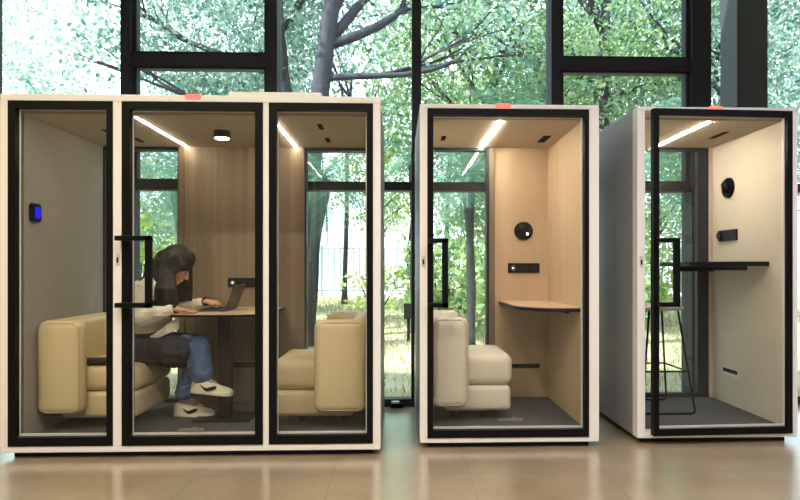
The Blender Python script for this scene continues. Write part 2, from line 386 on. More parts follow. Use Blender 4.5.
# round black wall lamp and socket panel
def wall_lamp(P, c, n, r=.073):
    c, n = Vector(c), Vector(n); bm = bmesh.new()
    tube(bm, [c, c + n * .012, c + n * .02], [r, r, r * .93], 36); l = obj('wall_lamp', bm, M['black'], P, smooth='auto')
    bm = bmesh.new(); d = (n * .9 + Vector((0, 0, -.45)) + (Vector((0, .7, 0)) if abs(n.x) > .5 else Vector((0, 0, 0)))).normalized()
    q = c + n * .018; tube(bm, [q - d * .012, q + d * .012, q + d * .026], [r * .80, r * .66, r * .52], 28); h = obj('lamp_head', bm, M['black'], l, smooth='auto')
    return l, q + d * .0265, d
l, q, d = wall_lamp(Pm, (.962, iy1, 1.372), (0, -1, 0), .071)
bm = bmesh.new(); tube(bm, [q + Vector((.022, 0, -.012)), q + Vector((.022, 0, -.012)) + d * .003], .009, 14); obj('lamp_lens', bm, M['led'], l)
socket_panel(Pm, .843, 1.085, iy1, 1.053, 1.127)
s = obj('cable_slot', ring(.872, 1.088, iy1 - .006, iy1, .325, .362, .004, .004, .004, .004), M['trim'], Pm); obj('slot_opening', BOX(.876, 1.084, iy1 - .003, iy1, .329, .358), M['black'], s)

# --- booth with the stool
Pr = thing('phone_booth', (1.99, 4.15, 0), 'white phone booth with door ajar, high black desk and bar stool inside', 'office pod', 'single phone booths')
x0, x1, y0, y1 = 1.487, 2.499, 3.67, 4.67; ix0, ix1, iy1 = 1.55, 2.452, 4.60; zt, zi, zf = 2.090, 2.025, .085
shell(Pr, x0, x1, y0, y1, ix0, ix1, iy1, zt, zi, zf, [(x0, 1.535), (2.462, x1)], .060, 2.066, M['liner'], M['liner'])
hx = 2.462
D = obj('door', ring(1.566, hx, y0 - .010, y0 + .03, .060, 2.068, .036, .034, .040, .042), M['black'], Pr, org=(hx, y0 - .01, 0), rot=(0, 0, R(2.6)))
obj('glass_pane', BOX(1.602, hx - .034, y0 + .006, y0 + .014, .102, 2.028), M['glassp'], D); bead(D, 1.602, hx - .034, y0 + .016, .102, 2.028)
handle(D, 1.580, 1.705, y0 - .055, .856, 1.272, y0 - .01)
lockplate(Pr, 1.511, y0, 1.13); indicator(Pr, 1.981, y0, zt)
p = obj('rear_window', ring(1.55, 2.44, iy1, y1 - .01, zf, zi, .03, .10, .02, .03), M['char'], Pr)
obj('glass_pane', BOX(1.58, 2.34, iy1 + .03, iy1 + .038, zf + .03, zi - .02), M['glassp'], p)
obj('jamb', BOX(2.425, 2.452, iy1 - .012, iy1, zf, zi), M['liner'], Pr)
strip(Pr, 1.99, y0 + .10, iy1 - .005, zi, .020, Mhi); vent(Pr, 2.26, 4.05, zi, .2, .035)
desk(Pr, 2.04, ix1, 3.88, iy1, 1.133, M['black'], .03)
l, q, d = wall_lamp(Pr, (ix1, 4.36, 1.682), (-1, 0, 0), .075)
s = obj('socket_panel', BOX(ix1 - .014, ix1, 4.245, 4.49, 1.292, 1.372, bev=.003), M['black'], Pr)
bm = bmesh.new(); cyl(bm, (ix1 - .030, 4.455, 1.332), .028, .016, 'X', 20); obj('button', bm, M['blackmat'], s)
s = obj('cable_slot', BOX(ix1 - .006, ix1, 4.235, 4.435, .300, .350), M['white'], Pr); obj('slot_opening', BOX(ix1 - .007, ix1 - .006, 4.240, 4.43, .318, .347), M['black'], s)

# ------------------------------------------------------------------ sofas (facing +X; mirrored with sx=-1)
def sofa(xw, y0, y1, sx, dz, label, m, deep=.56, arm=.285, seat=.505, group='cream lounge sofas in the pods'):
    S = thing('sofa', (xw + sx * deep / 2, (y0 + y1) / 2, .095 + dz), label, 'sofa', group)
    X = lambda t: xw + sx * t
    Z = lambda z: z + dz
    # wrap-around back and arms, one upholstered U
    t = .115
    outer = [(0, y0), (arm, y0), (arm, y0 + t), (t, y0 + t), (t, y1 - t), (arm, y1 - t), (arm, y1), (0, y1)]
    bm = bmesh.new(); prism(bm, [(X(a), b) for a, b in outer], Z(.205), Z(.772), 'Z')
    bmesh.ops.bevel(bm, geom=list(bm.edges), offset=.052, segments=5, affect='EDGES', profile=.5, clamp_overlap=True)
    B = obj('backrest', bm, m, S, smooth=True)
    for yy in (y0 + .028, y0 + t - .028):        # piping round the arm face
        pp = [(X(.03), yy - .0, Z(.235))]
        ring_ = rpoly(.016, arm - .016, .221, .756, .05, 5)
        bm = bmesh.new(); tube(bm, [(X(a), y0 + .012, Z(z)) for a, z in ring_ + ring_[:1]], .004, 6)
    obj('piping', bm, M['pipe'], B, smooth=True)
    def pad(a0, a1, b0, b1, z0, z1, r):
        bm = bmesh.new(); box(bm, min(X(a0), X(a1)), max(X(a0), X(a1)), b0, b1, z0, z1, bev=r, seg=5); return bm
    obj('seat_base', pad(t - .03, deep - .012, y0 + .10, y1 - .10, Z(.160), Z(.325), .035), m, S, smooth=True)
    cu = pad(t - .02, deep, y0 + .098, y1 - .098, Z(.325), Z(seat), .056)
    for v in cu.verts:                            # crowned cushion
        if v.co.z > Z(.43):
            u = (v.co.y - (y0 + y1) / 2) / ((y1 - y0) / 2); v.co.z += .018 * max(0, 1 - u * u)
    K = obj('seat_cushion', cu, m, S, smooth=True)
    for (a, b) in ((.16, y0 + .27), (.16, y1 - .27), (deep - .17, y0 + .27), (deep - .17, y1 - .27)):
        bm = bmesh.new(); cyl(bm, (X(a), b, .095 + dz), .02, .115, seg=14, r2=.026); obj('leg', bm, M['blackmat'], S, smooth='auto')
    return S
sofa(-2.167, 3.66, 4.42, 1, 0, 'cream leather sofa in the large pod with the woman sitting on it', M['cream'], .575, .268, .48)
sofa(-.185, 3.66, 4.42, -1, 0, 'cream leather sofa in the large pod with an empty seat, facing the woman', M['cream'], .60, .325)
sofa(.215, 3.73, 4.45, 1, .01, 'ivory leather sofa in the booth with the oak desk', M['creamb'], .53, .235, .515)

Bg = thing('laptop_case', (-1.86, 3.83, .486), 'flat black case lying on the sofa seat beside the woman', 'case')
bm = bmesh.new(); prism(bm, rpoly(-2.015, -1.745, 3.775, 3.895, .015), .488, .520, 'Z', bev=.008); obj('cover', bm, M['blackmat'], Bg, smooth='auto')
bm = bmesh.new(); tube(bm, [(-2.0, 3.7735, .504), (-1.76, 3.7735, .504)], .0025, 6); obj('zip', bm, M['laptop'], Bg)

# ------------------------------------------------------------------ table and laptop in the big pod
T = thing('table', (-1.15, 4.13, .095), 'pale oak table on one black column leg between the two sofas', 'table')
tp = bmesh.new(); pts = rpoly(-1.475, -.835, 3.78, 4.485, [.16, .16, 0, 0], 8)
prism(tp, pts, .782, .797, 'Z'); tt = obj('tabletop', tp, M['black'], T)
tp = bmesh.new(); prism(tp, rpoly(-1.473, -.837, 3.782, 4.483, [.16, .16, 0, 0], 8), .797, .803, 'Z'); obj('oak_surface', tp, M['top'], tt)
obj('leg', BOX(-1.175, -1.095, 3.98, 4.06, .107, .782, bev=.004), M['blackmat'], T)
obj('foot_plate', BOX(-1.32, -.95, 3.90, 4.16, .095, .107, bev=.003), M['blackmat'], T)
L = thing('laptop', (-1.2, 4.1, .803), 'thin dark grey laptop standing open on the oak table before the woman', 'laptop')
obj('keyboard_deck', BOX(-1.33, -1.13, 3.99, 4.27, .8035, .815, bev=.003), M['laptop'], L)
bm = BOX(-1.135, -1.127, 3.99, 4.27, .812, .985, bev=.002); bmesh.ops.rotate(bm, cent=(-1.131, 4.1, .812), matrix=Matrix.Rotation(R(20), 3, 'Y'), verts=bm.verts)
sc_ = obj('screen', bm, M['laptop'], L)
bm = bmesh.new()
for i in range(5):
    for j in range(11): box(bm, -1.30 + i * .026, -1.28 + i * .026, 4.005 + j * .0225, 4.024 + j * .0225, .815, .8165)
obj('keys', bm, M['blackmat'], L)

# ------------------------------------------------------------------ stool in the right booth
S = thing('bar_stool', (1.86, 4.27, .085), 'tall bar stool with thin black sled legs and grey seat under the high desk', 'stool')
bm = bmesh.new(); prism(bm, rpoly(1.68, 2.0, 4.09, 4.45, .05), .795, .825, 'Z', bev=.012, seg=3); obj('seat', bm, M['seat'], S, smooth='auto')
for y_t, y_b in ((4.14, 4.05), (4.40, 4.49)):
    pts = [(1.76, y_t, .79), (1.675, y_b, .115), (1.682, y_b, .098), (1.70, y_b, .0925), (2.015, y_b, .0925), (2.033, y_b, .098), (2.04, y_b, .115), (1.965, y_t, .79)]
    bm = bmesh.new(); tube(bm, pts, .0075, 10); obj('leg_frame', bm, M['black'], S, smooth=True)
bm = bmesh.new(); zz = .375; k = (.79 - zz) / .675; xa, xb = 1.76 - .085 * k, 1.965 + .075 * k; ya, yb = 4.14 - .09 * k, 4.40 + .09 * k
tube(bm, [(xa, ya, zz), (xb, ya, zz), (xb, yb, zz), (xa, yb, zz), (xa, ya, zz)], .0065, 8); obj('footrest', bm, M['black'], S, smooth=True)

# ------------------------------------------------------------------ the seated woman
def sph(bm, c, r, seg=14):
    rr = r if isinstance(r, (tuple, list)) else (r, r, r)
    q = bmesh.ops.create_icosphere(bm, subdivisions=3 if max(rr) > .03 else 2, radius=1)['verts']
    bmesh.ops.scale(bm, vec=rr, verts=q); bmesh.ops.translate(bm, vec=c, verts=q); return q
def cap(bm, a, ra, b, rb):
    t = bmesh.new(); sub = 3 if max(ra, rb) > .024 else 2
    for c, r in ((a, ra), (b, rb)):
        q = bmesh.ops.create_icosphere(t, subdivisions=sub, radius=r)['verts']; bmesh.ops.translate(t, vec=c, verts=q)
    h = bmesh.ops.convex_hull(t, input=t.verts)
    bmesh.ops.delete(t, geom=[g for g in h['geom_interior'] if isinstance(g, bmesh.types.BMVert)], context='VERTS')
    me = bpy.data.meshes.new('t'); t.to_mesh(me); t.free(); bm.from_mesh(me); bpy.data.meshes.remove(me)
def chain(bm, pts):
    for (a, ra), (b, rb) in zip(pts, pts[1:]): cap(bm, a, ra, b, rb)
V = Vector
pel, waist, chest = V((-1.70, 4.02, .585)), V((-1.705, 4.02, .75)), V((-1.645, 4.02, .90))
shR, elR, wrR = V((-1.575, 3.875, .970)), V((-1.640, 3.80, .775)), V((-1.400, 3.835, .832))
shL, elL, wrL = V((-1.555, 4.165, .970)), V((-1.545, 4.215, .800)), V((-1.305, 4.13, .862))
hipR, knR, anR = V((-1.68, 3.945, .570)), V((-1.300, 3.955, .590)), V((-1.270, 3.945, .358))
hipL, knL, anL = V((-1.68, 4.095, .560)), V((-1.325, 4.08, .515)), V((-1.432, 4.095, .205))
neck, head = V((-1.565, 4.02, 1.010)), V((-1.462, 4.02, 1.105))
fw = V((.80, 0, -.60)).normalized(); upv = V((.60, 0, .80))      # face direction / crown direction
def hp(f, s, u): return head + fw * f + V((0, s, 0)) + upv * u
def hand(bm, w, d, side, curl, zmin):
    """palm + four fingers + thumb; d forward, side = thumb side unit vector, palm faces down"""
    d = d.normalized(); dn = V((0, 0, -1)); dn = (dn - d * dn.dot(d)).normalized()
    side = (side - d * side.dot(d)).normalized()
    k0 = [w + d * .075 + side * s for s in (.028, .010, -.009, -.026)]
    for s, q in zip((.018, .006, -.006, -.017), k0): cap(bm, w + side * s, .016, q, .0115)
    for q, ln in zip(k0, (.070, .078, .072, .056)):
        a = q; ang = 0; r = .0092
        for j, fr in enumerate((.45, .31, .24)):
            ang += curl[j]; v = d * math.cos(ang) + dn * math.sin(ang); b = a + v * ln * fr
            if b.z < zmin: b.z = zmin
            cap(bm, a, r, b, r * .9); a = b; r *= .9
    tb = w + d * .022 + side * .022; t1 = tb + (d * .7 + side * .65 + dn * .25).normalized() * .038; t2 = t1 + (d * .93 + side * .1 + dn * .3).normalized() * .03
    if t2.z < zmin: t2.z = zmin
    cap(bm, tb, .013, t1, .0105); cap(bm, t1, .0105, t2, .0085)
bm = bmesh.new()
chain(bm, [(pel, .115), (waist, .098), (chest, .108), (neck + V((-.03, 0, -.05)), .075)])
cap(bm, chest + V((0, -.06, .03)), .08, shR, .045); cap(bm, chest + V((0, .06, .03)), .08, shL, .045)
cap(bm, pel, .10, hipR, .085); cap(bm, pel, .10, hipL, .085)
cap(bm, neck + V((-.02, 0, -.02)), .050, head + V((-.02, 0, -.03)), .047)
chain(bm, [(shR, .044), (elR, .034), (wrR, .023)]); chain(bm, [(shL, .044), (elL, .034), (wrL, .023)])
chain(bm, [(hipR, .082), (knR, .052), (anR, .032)]); chain(bm, [(hipL, .082), (knL, .052), (anL, .032)])
cap(bm, anR, .032, anR + V((.10, 0, -.055)), .024); cap(bm, anL, .032, anL + V((.11, 0, -.06)), .022)
# head: skull, face, jaw, nose, lips, brow, ears
cap(bm, hp(-.015, 0, .035), .082, hp(.012, 0, .015), .076); cap(bm, hp(.012, 0, .0), .068, hp(.050, 0, -.085), .034)
cap(bm, hp(.06, 0, -.02), .030, hp(.068, 0, -.085), .020)
cap(bm, hp(.084, 0, .012), .009, hp(.108, 0, -.028), .0115); cap(bm, hp(.100, -.009, -.032), .007, hp(.100, .009, -.032), .007)
cap(bm, hp(.086, -.017, -.058), .006, hp(.092, 0, -.056), .0075); cap(bm, hp(.092, 0, -.056), .0075, hp(.086, .017, -.058), .006)
cap(bm, hp(.084, -.015, -.068), .006, hp(.084, .015, -.068), .006)
for s in (-1, 1):
    cap(bm, hp(.078, s * .018, .022), .010, hp(.066, s * .046, .020), .009); cap(bm, hp(-.005, s * .077, .01), .012, hp(.0, s * .079, -.03), .009)
hand(bm, wrR, V((.97, .06, -.12)), V((0.1, 1, 0)), (.25, .35, .25), .8125)
hand(bm, wrL, V((.95, -.10, -.02)), V((.1, -1, 0)), (.75, .95, .6), .8250)
ORG['_p'] = V((-1.70, 4.02, .095))
person = obj('person', bm, M['skin'], None, org=ORG['_p'])
tag(person, 'person with long black hair, cream shirt and blue jeans, seated and bent over the table', 'person')
bake(person, [('REMESH', dict(mode='VOXEL', voxel_size=.0052)), ('SMOOTH', dict(factor=.5, iterations=3))])
for s in (-1, 1):
    bm = bmesh.new(); sph(bm, hp(.072, s * .030, .004), .0115); e = obj('eye', bm, pbr('eye_white', (.75, .72, .70), .2), person, smooth=True)
    bm = bmesh.new(); sph(bm, hp(.0800, s * .031, .003), .0055); obj('iris', bm, M['blackmat'], e, smooth=True)
def cloth(name, bm, m, vox=.008, it=5, fold=.006, seed=0):
    o = obj(name, bm, m, person)
    bake(o, [('REMESH', dict(mode='VOXEL', voxel_size=vox)), ('SMOOTH', dict(factor=.5, iterations=it))])
    me = o.data; from mathutils import noise
    nn = [v.normal.copy() for v in me.vertices]
    for v, n in zip(me.vertices, nn):
        p = v.co; v.co = p + n * fold * (noise.noise(V((p.x * 14, p.y * 14 + seed, p.z * 30))) + .5 * noise.noise(V((p.x * 34, p.y * 34, p.z * 60 + seed))))
    me.update(); return o
bm = bmesh.new()
chain(bm, [(pel + V((-.005, 0, .0)), .130), (waist, .124), (chest, .128), (neck + V((-.035, 0, -.055)), .082)])
cap(bm, chest + V((0, -.06, .03)), .095, shR, .060); cap(bm, chest + V((0, .06, .03)), .095, shL, .060)
e = (wrR - elR); chain(bm, [(shR, .062), (elR, .058), (elR + e * .5, .050), (wrR - e.normalized() * .028, .034)])
e = (wrL - elL); chain(bm, [(shL, .062), (elL, .054), (elL + e * .5, .046), (wrL - e.normalized() * .028, .034)])
cap(bm, waist + V((.06, -.02, .03)), .09, V((-1.535, 3.98, .755)), .062); cap(bm, waist + V((.03, -.03, .0)), .12, pel + V((.11, -.03, .07)), .085); cap(bm, pel + V((.02, -.05, -.015)), .105, pel + V((.10, -.05, .01)), .085)
cloth('shirt', bm, M['shirt'], .0075, 4, .009)
bm = bmesh.new()     # loose tail of the shirt on the lap
prism(bm, [(-1.575, .655), (-1.47, .725), (-1.40, .775), (-1.385, .770), (-1.39, .700), (-1.46, .672), (-1.55, .630)], 3.865, 3.882, 'Y', bev=.004); obj('shirt_tail', bm, M['shirt'], person, smooth='auto')
bm = bmesh.new()
cap(bm, pel + V((0, 0, -.01)), .122, pel + V((.02, 0, -.01)), .120)
cap(bm, pel, .115, hipR, .102); cap(bm, pel, .115, hipL, .102)
chain(bm, [(hipR, .102), (hipR.lerp(knR, .5), .090), (knR, .074), (knR.lerp(anR, .5), .077), (anR + V((0, 0, .045)), .073)])
chain(bm, [(hipL, .102), (hipL.lerp(knL, .5), .090), (knL, .074), (knL.lerp(anL, .5), .074), (anL + V((.004, 0, .050)), .070)])
cloth('jeans', bm, M['jeans'], .0075, 4, .009, 5)
bm = bmesh.new()     # dark skirt worn over the jeans, hanging a little below the thighs
a_, b_ = hipR.lerp(knR, .05), hipR.lerp(knR, .80)
chain(bm, [(pel + V((.0, 0, -.01)), .126), (a_ + V((0, -.004, -.004)), .110), (hipR.lerp(knR, .45) + V((0, -.004, -.008)), .112), (b_ + V((0, 0, -.012)), .094)])
a_, b_ = hipL.lerp(knL, .05), hipL.lerp(knL, .80)
chain(bm, [(pel + V((.0, 0, -.01)), .124), (a_, .106), (hipL.lerp(knL, .45) + V((0, 0, -.02)), .104), (b_ + V((0, 0, -.02)), .088)])
cap(bm, hipR.lerp(knR, .3) + V((0, .07, -.03)), .085, hipR.lerp(knR, .75) + V((0, .06, -.05)), .07)
sk = cloth('skirt', bm, pbr('dark_navy_cloth', (.014, .015, .024), .8, noise=((30, 30, 8), (.030, .032, .046))), .0075, 5, .008, 9); sk['label'] = 'dark navy skirt over the jeans'
# hair: cap and long locks falling forward past the near shoulder
bm = bmesh.new()
cap(bm, hp(-.025, 0, .040), .098, hp(.0, 0, .040), .092); cap(bm, hp(-.055, 0, .0), .085, hp(-.075, 0, -.06), .075)
cap(bm, hp(.025, 0, .078), .060, hp(.058, -.01, .068), .030)
for i in range(13):
    t = i / 12; s0 = -.088
    a = hp(-.085 + .135 * t, s0 + .03 * abs(t - .5), .035 + .02 * math.sin(t * 3)); b = hp(-.085 + .115 * t, -.100, -.035)
    c = V((-1.585 + .165 * t, 3.855 + .02 * math.cos(5 * t), .955)); d_ = V((-1.570 + .165 * t, 3.850 + .012 * math.sin(7 * t), .865)); e_ = V((-1.545 + .135 * t, 3.862, .80 + .02 * math.sin(9 * t)))
    chain(bm, [(a, .026), (b, .024), (c, .021), (d_, .017), (e_, .006)])
for i in range(7):
    t = i / 6; a = hp(-.095, -.06 + .12 * t, .01); b = V((-1.59, 3.93 + .18 * t, 1.05)); c = V((-1.67 + .03 * math.sin(4 * t), 3.90 + .24 * t, .97)); 
    chain(bm, [(a, .034), (b, .034), (c, .014)])
for i in range(7):
    t = i / 6; a = hp(-.06 + .105 * t, .082, .03); b = V((-1.53 + .12 * t, 4.115, .99)); c = V((-1.52 + .12 * t, 4.135, .86))
    chain(bm, [(a, .026), (b, .022), (c, .007)])
hr = obj('hair', bm, M['hair'], person)
bake(hr, [('REMESH', dict(mode='VOXEL', voxel_size=.0050)), ('SMOOTH', dict(factor=.5, iterations=4))])
from mathutils import noise as _ns
for v in hr.data.vertices:
    p = v.co; v.co = p + v.normal * .0055 * _ns.noise(V((p.x * 75, p.y * 75, p.z * 5)))
hr.data.update()
for w, el in ((wrR, elR), (wrL, elL)):
    d_ = (w - el).normalized(); bm = bmesh.new(); tube(bm, [w - d_ * .012, w - d_ * .008, w + d_ * .008, w + d_ * .012], [.026, .030, .030, .026], 20); obj('wristband', bm, M['blackmat'], person, smooth='auto')
for an in (anR, anL):
    bm = bmesh.new(); chain(bm, [(an + V((.0, 0, .06)), .046), (an, .046), (an + V((.055, 0, -.030)), .041)]); cloth('sock', bm, pbr('grey_sock', (.22, .21, .17), .9), .006, 2, .001)
def shoe(heel, yaw, pitch, mark):
    """low white trainer, 0.26 m, heel at the origin, toe along +X"""
    sec = [(-.012, .024, .085, .022), (.015, .036, .098, .03), (.05, .037, .100, .03), (.085, .038, .088, .030), (.13, .042, .070, .034), (.175, .046, .058, .038), (.215, .043, .050, .034), (.243, .030, .042, .022), (.255, .012, .034, .008)]
    rot = Matrix.Translation(heel) @ Matrix.Rotation(R(yaw), 4, 'Z') @ Matrix.Rotation(R(pitch), 4, 'Y')
    bm = bmesh.new(); rings = []
    for x, w, h, wt in sec:
        prof = [(-w, .02), (-w * 1.03, .03), (-w * .98, h * .55), (-wt * .75, h * .93), (0, h), (wt * .75, h * .93), (w * .98, h * .55), (w * 1.03, .03), (w, .02)]
        rings.append([bm.verts.new((x, y, z)) for y, z in prof])
    for a, b in zip(rings, rings[1:]):
        for k in range(len(a)): bm.faces.new((a[k], a[(k + 1) % len(a)], b[(k + 1) % len(a)], b[k]))
    bm.faces.new(rings[0]); bm.faces.new(rings[-1][::-1])
    bm.transform(rot); s = obj('shoe', bm, M['shoe'], person, smooth=True)
    bm = bmesh.new(); ol = [(x, -w * 1.08) for x, w, h, t in sec] + [(x, w * 1.08) for x, w, h, t in sec[::-1]]
    prism(bm, ol, 0, .027, 'Z', bev=.004); bm.transform(rot); obj('sole', bm, M['shoe'], s, smooth='auto')
    # dark curved side mark
    up_ = []; lo_ = []
    for k in range(13):
        t = k / 12; x = .055 + .105 * t
        c = .058 - .030 * math.sin(min(1, t * 1.9) * math.pi / 2) + .040 * max(0, t - .30) ** 1.1
        th = .0115 * math.sin(math.pi * min(1, .12 + .88 * (1 - t) ** .8)) + .0015
        up_.append((x, c + th)); lo_.append((x, c - th))
    bm = bmesh.new()
    def wy(x):
        for (xa, wa, *_), (xb, wb, *_) in zip(sec, sec[1:]):
            if xa <= x <= xb: return wa + (wb - wa) * (x - xa) / (xb - xa)
    va = [bm.verts.new((x, -wy(x) * 1.03 - .003, z)) for x, z in up_]; vb = [bm.verts.new((x, -wy(x) * 1.05 - .003, z)) for x, z in lo_]
    vc = [bm.verts.new((x, -wy(x) * .92, z)) for x, z in up_]; vd = [bm.verts.new((x, -wy(x) * .92, z)) for x, z in lo_]
    for k in range(12):
        for p_, q_ in ((va, vb), (vb, vd), (vd, vc), (vc, va)): bm.faces.new((p_[k], p_[k + 1], q_[k + 1], q_[k]))
    bm.transform(rot); obj('side_mark', bm, M['blackmat'], s)
    bm = bmesh.new()
    for k in range(4): tube(bm, [(.085 + .018 * k, -.022, .094 - .010 * k), (.090 + .018 * k, 0, .1 - .0105 * k), (.095 + .018 * k, .022, .092 - .010 * k)], .003, 6)
    tube(bm, [(.085, 0, .1), (.095, -.012, .118), (.105, -.006, .112), (.088, 0, .1)], .002, 6); bm.transform(rot); obj('laces', bm, M['shoe'], s)
shoe(V((-1.318, 3.935, .285)), -4, 5, 1)
shoe(V((-1.478, 4.085, .097)), -6, 0, 1)

# ------------------------------------------------------------------ garden outside
GY = YF + .12
struct('ground', BOX(-16, 16, GY, 24.6, -.14, -.02), M['ground'])
struct('street', BOX(-60, 60, 24.6, 90, -.16, -.05), M['street'])
def fast(name, verts, faces, m, parent, org, smooth=False):
    me = bpy.data.meshes.new(name); me.from_pydata((np.asarray(verts) - np.asarray(org)).tolist(), [], faces); me.update()
    return mobj(name, me, m, parent, smooth, V(org))
def leaves(cent, nrm_spread, size, aspect=.5):
    """numpy array of leaf centres -> diamond-shaped leaves, random orientation"""
    n = len(cent); u = RNG.normal(size=(n, 3)); u[:, 2] -= .35; u /= np.linalg.norm(u, axis=1)[:, None]
    w = RNG.normal(size=(n, 3)); w -= u * (u * w).sum(1)[:, None]; w /= np.linalg.norm(w, axis=1)[:, None]
    s = size * (.6 + .8 * RNG.random(n))[:, None]
    k = np.cross(u, w) * .12 * s
    v = np.stack([cent - u * s, cent - w * s * aspect + k, cent + u * s, cent + w * s * aspect + k], 1).reshape(-1, 3)
    f = np.arange(n * 4).reshape(-1, 4).tolist(); return v, f
def clumps(c, rad, n, per, sig, shell_=.5):
    d = RNG.normal(size=(n, 3)); d /= np.linalg.norm(d, axis=1)[:, None]
    r = (shell_ + (1 - shell_) * RNG.random(n)) ** .7
    cc = np.asarray(c) + d * r[:, None] * np.asarray(rad)
    off = RNG.normal(size=(n, per, 3)) * sig * np.array([1, 1, .6])
    return (cc[:, None, :] + off).reshape(-1, 3), cc
def branch(bm, p, d, r, ln, depth, tips, spread=.7):
    pts = [p]; q = p.copy(); dd = d.copy(); n = 5
    for k in range(n):
        dd = (dd + V((random.uniform(-.22, .22), random.uniform(-.22, .22), random.uniform(-.10, .16)))).normalized(); q = q + dd * ln / n; pts.append(q.copy())
    tube(bm, pts, [r * (1 - .45 * k / n) for k in range(n + 1)], 7)
    if depth == 0: tips.append(q); return
    for k in range(3):
        a = random.choice(pts[2:]); nd = (dd + V((random.uniform(-1, 1), random.uniform(-1, 1), random.uniform(-.35, .55))) * spread).normalized()
        branch(bm, a, nd, r * .52, ln * .66, depth - 1, tips, spread)
def tree(label, x, y, h, r0, crown, crad, ncl, per, size0, m, lean=(0, 0), limbs=(), sig=.38, group='garden trees', depth=2, tw=True, curv=1):
    per, size = int(per * 2.2), size0 * .60
    Tn = thing('tree', (x, y, -.03), label, 'tree', group); bm = bmesh.new(); tips = []
    top = V((x + lean[0], y + lean[1], h)); p0 = V((x, y, -.03)); n = 8; pts = []
    for k in range(n + 1):
        t = k / n; q = p0.lerp(top, t); q.x += curv * lean[0] * (t * t - t) + .02 * math.sin(t * 9 + x); pts.append(q)
    tube(bm, pts, [r0 * (1.25 if k == 0 else 1 - .45 * k / n) for k in range(n + 1)], 12)
    for k in range(4): branch(bm, pts[n - 1 - k % 3], V((random.uniform(-1, 1), random.uniform(-.5, .5), .7)).normalized(), r0 * .5, h * .35, depth - 1, tips)
    for z, d, rr, ln in limbs:
        t = min(1, z / h); q = p0.lerp(top, t); q.x += curv * lean[0] * (t * t - t); branch(bm, q, V(d).normalized(), rr, ln, depth, tips, .55)
    obj('trunk', bm, M['bark'], Tn, smooth=True)
    a, cc = clumps(crown, crad, ncl, per, sig)
    if tips and tw:
        tp_ = np.array([list(t) for t in tips]); o = (tp_[:, None, :] + RNG.normal(size=(len(tips), per // 2, 3)) * sig * .8).reshape(-1, 3); a = np.concatenate([a, o])
    a = a[(a[:, 1] > GY + .5) & (a[:, 2] > .1)]
    v, f = leaves(a, 1, size); fast('foliage', v, f, m, Tn, (x, y, -.03)); return Tn
def palm(label, x, y, h, r0, nf, fl, lean=0, droop=1.0):
    Tn = thing('palm_tree', (x, y, -.03), label, 'palm', 'garden palms'); bm = bmesh.new()
    pts = [(x + lean * t * t, y, -.03 + (h + .03) * t) for t in [k / 10 for k in range(11)]]
    tube(bm, pts, [r0 * (1.15 - .15 * math.sin(k * 1.3)) * (1 if k < 8 else .85 + .25 * (k - 7)) for k in range(11)], 12); obj('trunk', bm, M['palmbark'], Tn, smooth=True)
    vs, fs = [], []; c = np.array([x + lean, y, h])
    for i in range(nf):
        az = 2 * math.pi * (i * .381966) ; el = R(80 - 95 * ((i + .5) / nf)); d = np.array([math.cos(az), math.sin(az), 0]); L_ = fl * (.8 + .4 * random.random())
        pp = c.copy(); prev = None; e = el
        for k in range(34):
            e -= droop * .047; st = d * math.cos(e) + np.array([0, 0, math.sin(e)]); pn = pp + st * L_ / 34
            side = np.array([-d[1], d[0], 0]); wl = L_ * .34 * math.sin(math.pi * (.12 + .86 * k / 34)) ** .8
            for s in (-1, 1):
                dirn = side * s * .8 + st * .55 + np.array([0, 0, -.28]); b = len(vs)
                vs += [pp, pp + st * L_ * .0115, pp + dirn * wl]; fs.append((b, b + 1, b + 2))
            sw = side * .006; b = len(vs); vs += [pp - sw, pp + sw, pn + sw, pn - sw]; fs.append((b, b + 1, b + 2, b + 3)); pp = pn
    fast('fronds', vs, fs, M['frond'], Tn, (x, y, -.03)); return Tn
def bush(label, x, y, rx, rz, n, m, size=.07, ry=None):
    T_ = thing('shrub', (x, y, -.03), label, 'shrub', 'garden shrubs'); bm = bmesh.new()
    for k in range(7):
        a = 2 * math.pi * k / 7; tube(bm, [(x, y, -.03), (x + .3 * rx * math.cos(a), y + .3 * rx * math.sin(a), rz * .6), (x + .6 * rx * math.cos(a), y + .6 * rx * math.sin(a), rz * 1.3)], [.022, .016, .008], 6)
    obj('stem', bm, M['bark'], T_, smooth=True)
    a, _ = clumps((x, y, rz), (rx, ry or rx, rz), max(8, n // 40), 40, .17 * rx + .05, .35); a = a[a[:, 2] > .02]
    v, f = leaves(a, 1, size); fast('foliage', v, f, m, T_, (x, y, -.03)); return T_

tree('big tree with thick dark trunk and long reaching branches, standing behind the large pod', -1.77, 9.5, 7.4, .190, (-.6, 9.8, 6.6), (2.6, 1.6, 2.2), 40, 60, .085, M['leafA'], (1.06, 0),
     [(4.6, (1, -.1, .25), .085, 2.3), (4.1, (1, .1, .12), .06, 2.2), (5.3, (-.8, 0, .8), .09, 2.0), (5.0, (.6, .2, .9), .08, 2.4)], sig=.33, curv=0)
tree('tree with a dark leaning trunk beside the big tree\'s thicker trunk, behind the large pod', -1.60, 10.4, 6.8, .17, (-3.2, 10.6, 5.9), (2.0, 1.5, 2.0), 80, 60, .09, M['leafA'], (-.85, 0),
     [(4.4, (-1, 0, .35), .07, 2.2), (3.8, (-1, .2, .10), .055, 2.2)], sig=.36)
tree('tree with long level dark branches behind the booth with the high desk', 3.95, 11.5, 6.4, .16, (3.6, 11.6, 5.6), (2.3, 1.6, 2.0), 85, 60, .09, M['leafB'], (.1, 0),
     [(4.7, (-1, 0, .22), .06, 2.2), (4.4, (1, 0, .18), .06, 2.3), (3.6, (-.8, .2, .5), .06, 1.8)], sig=.36)
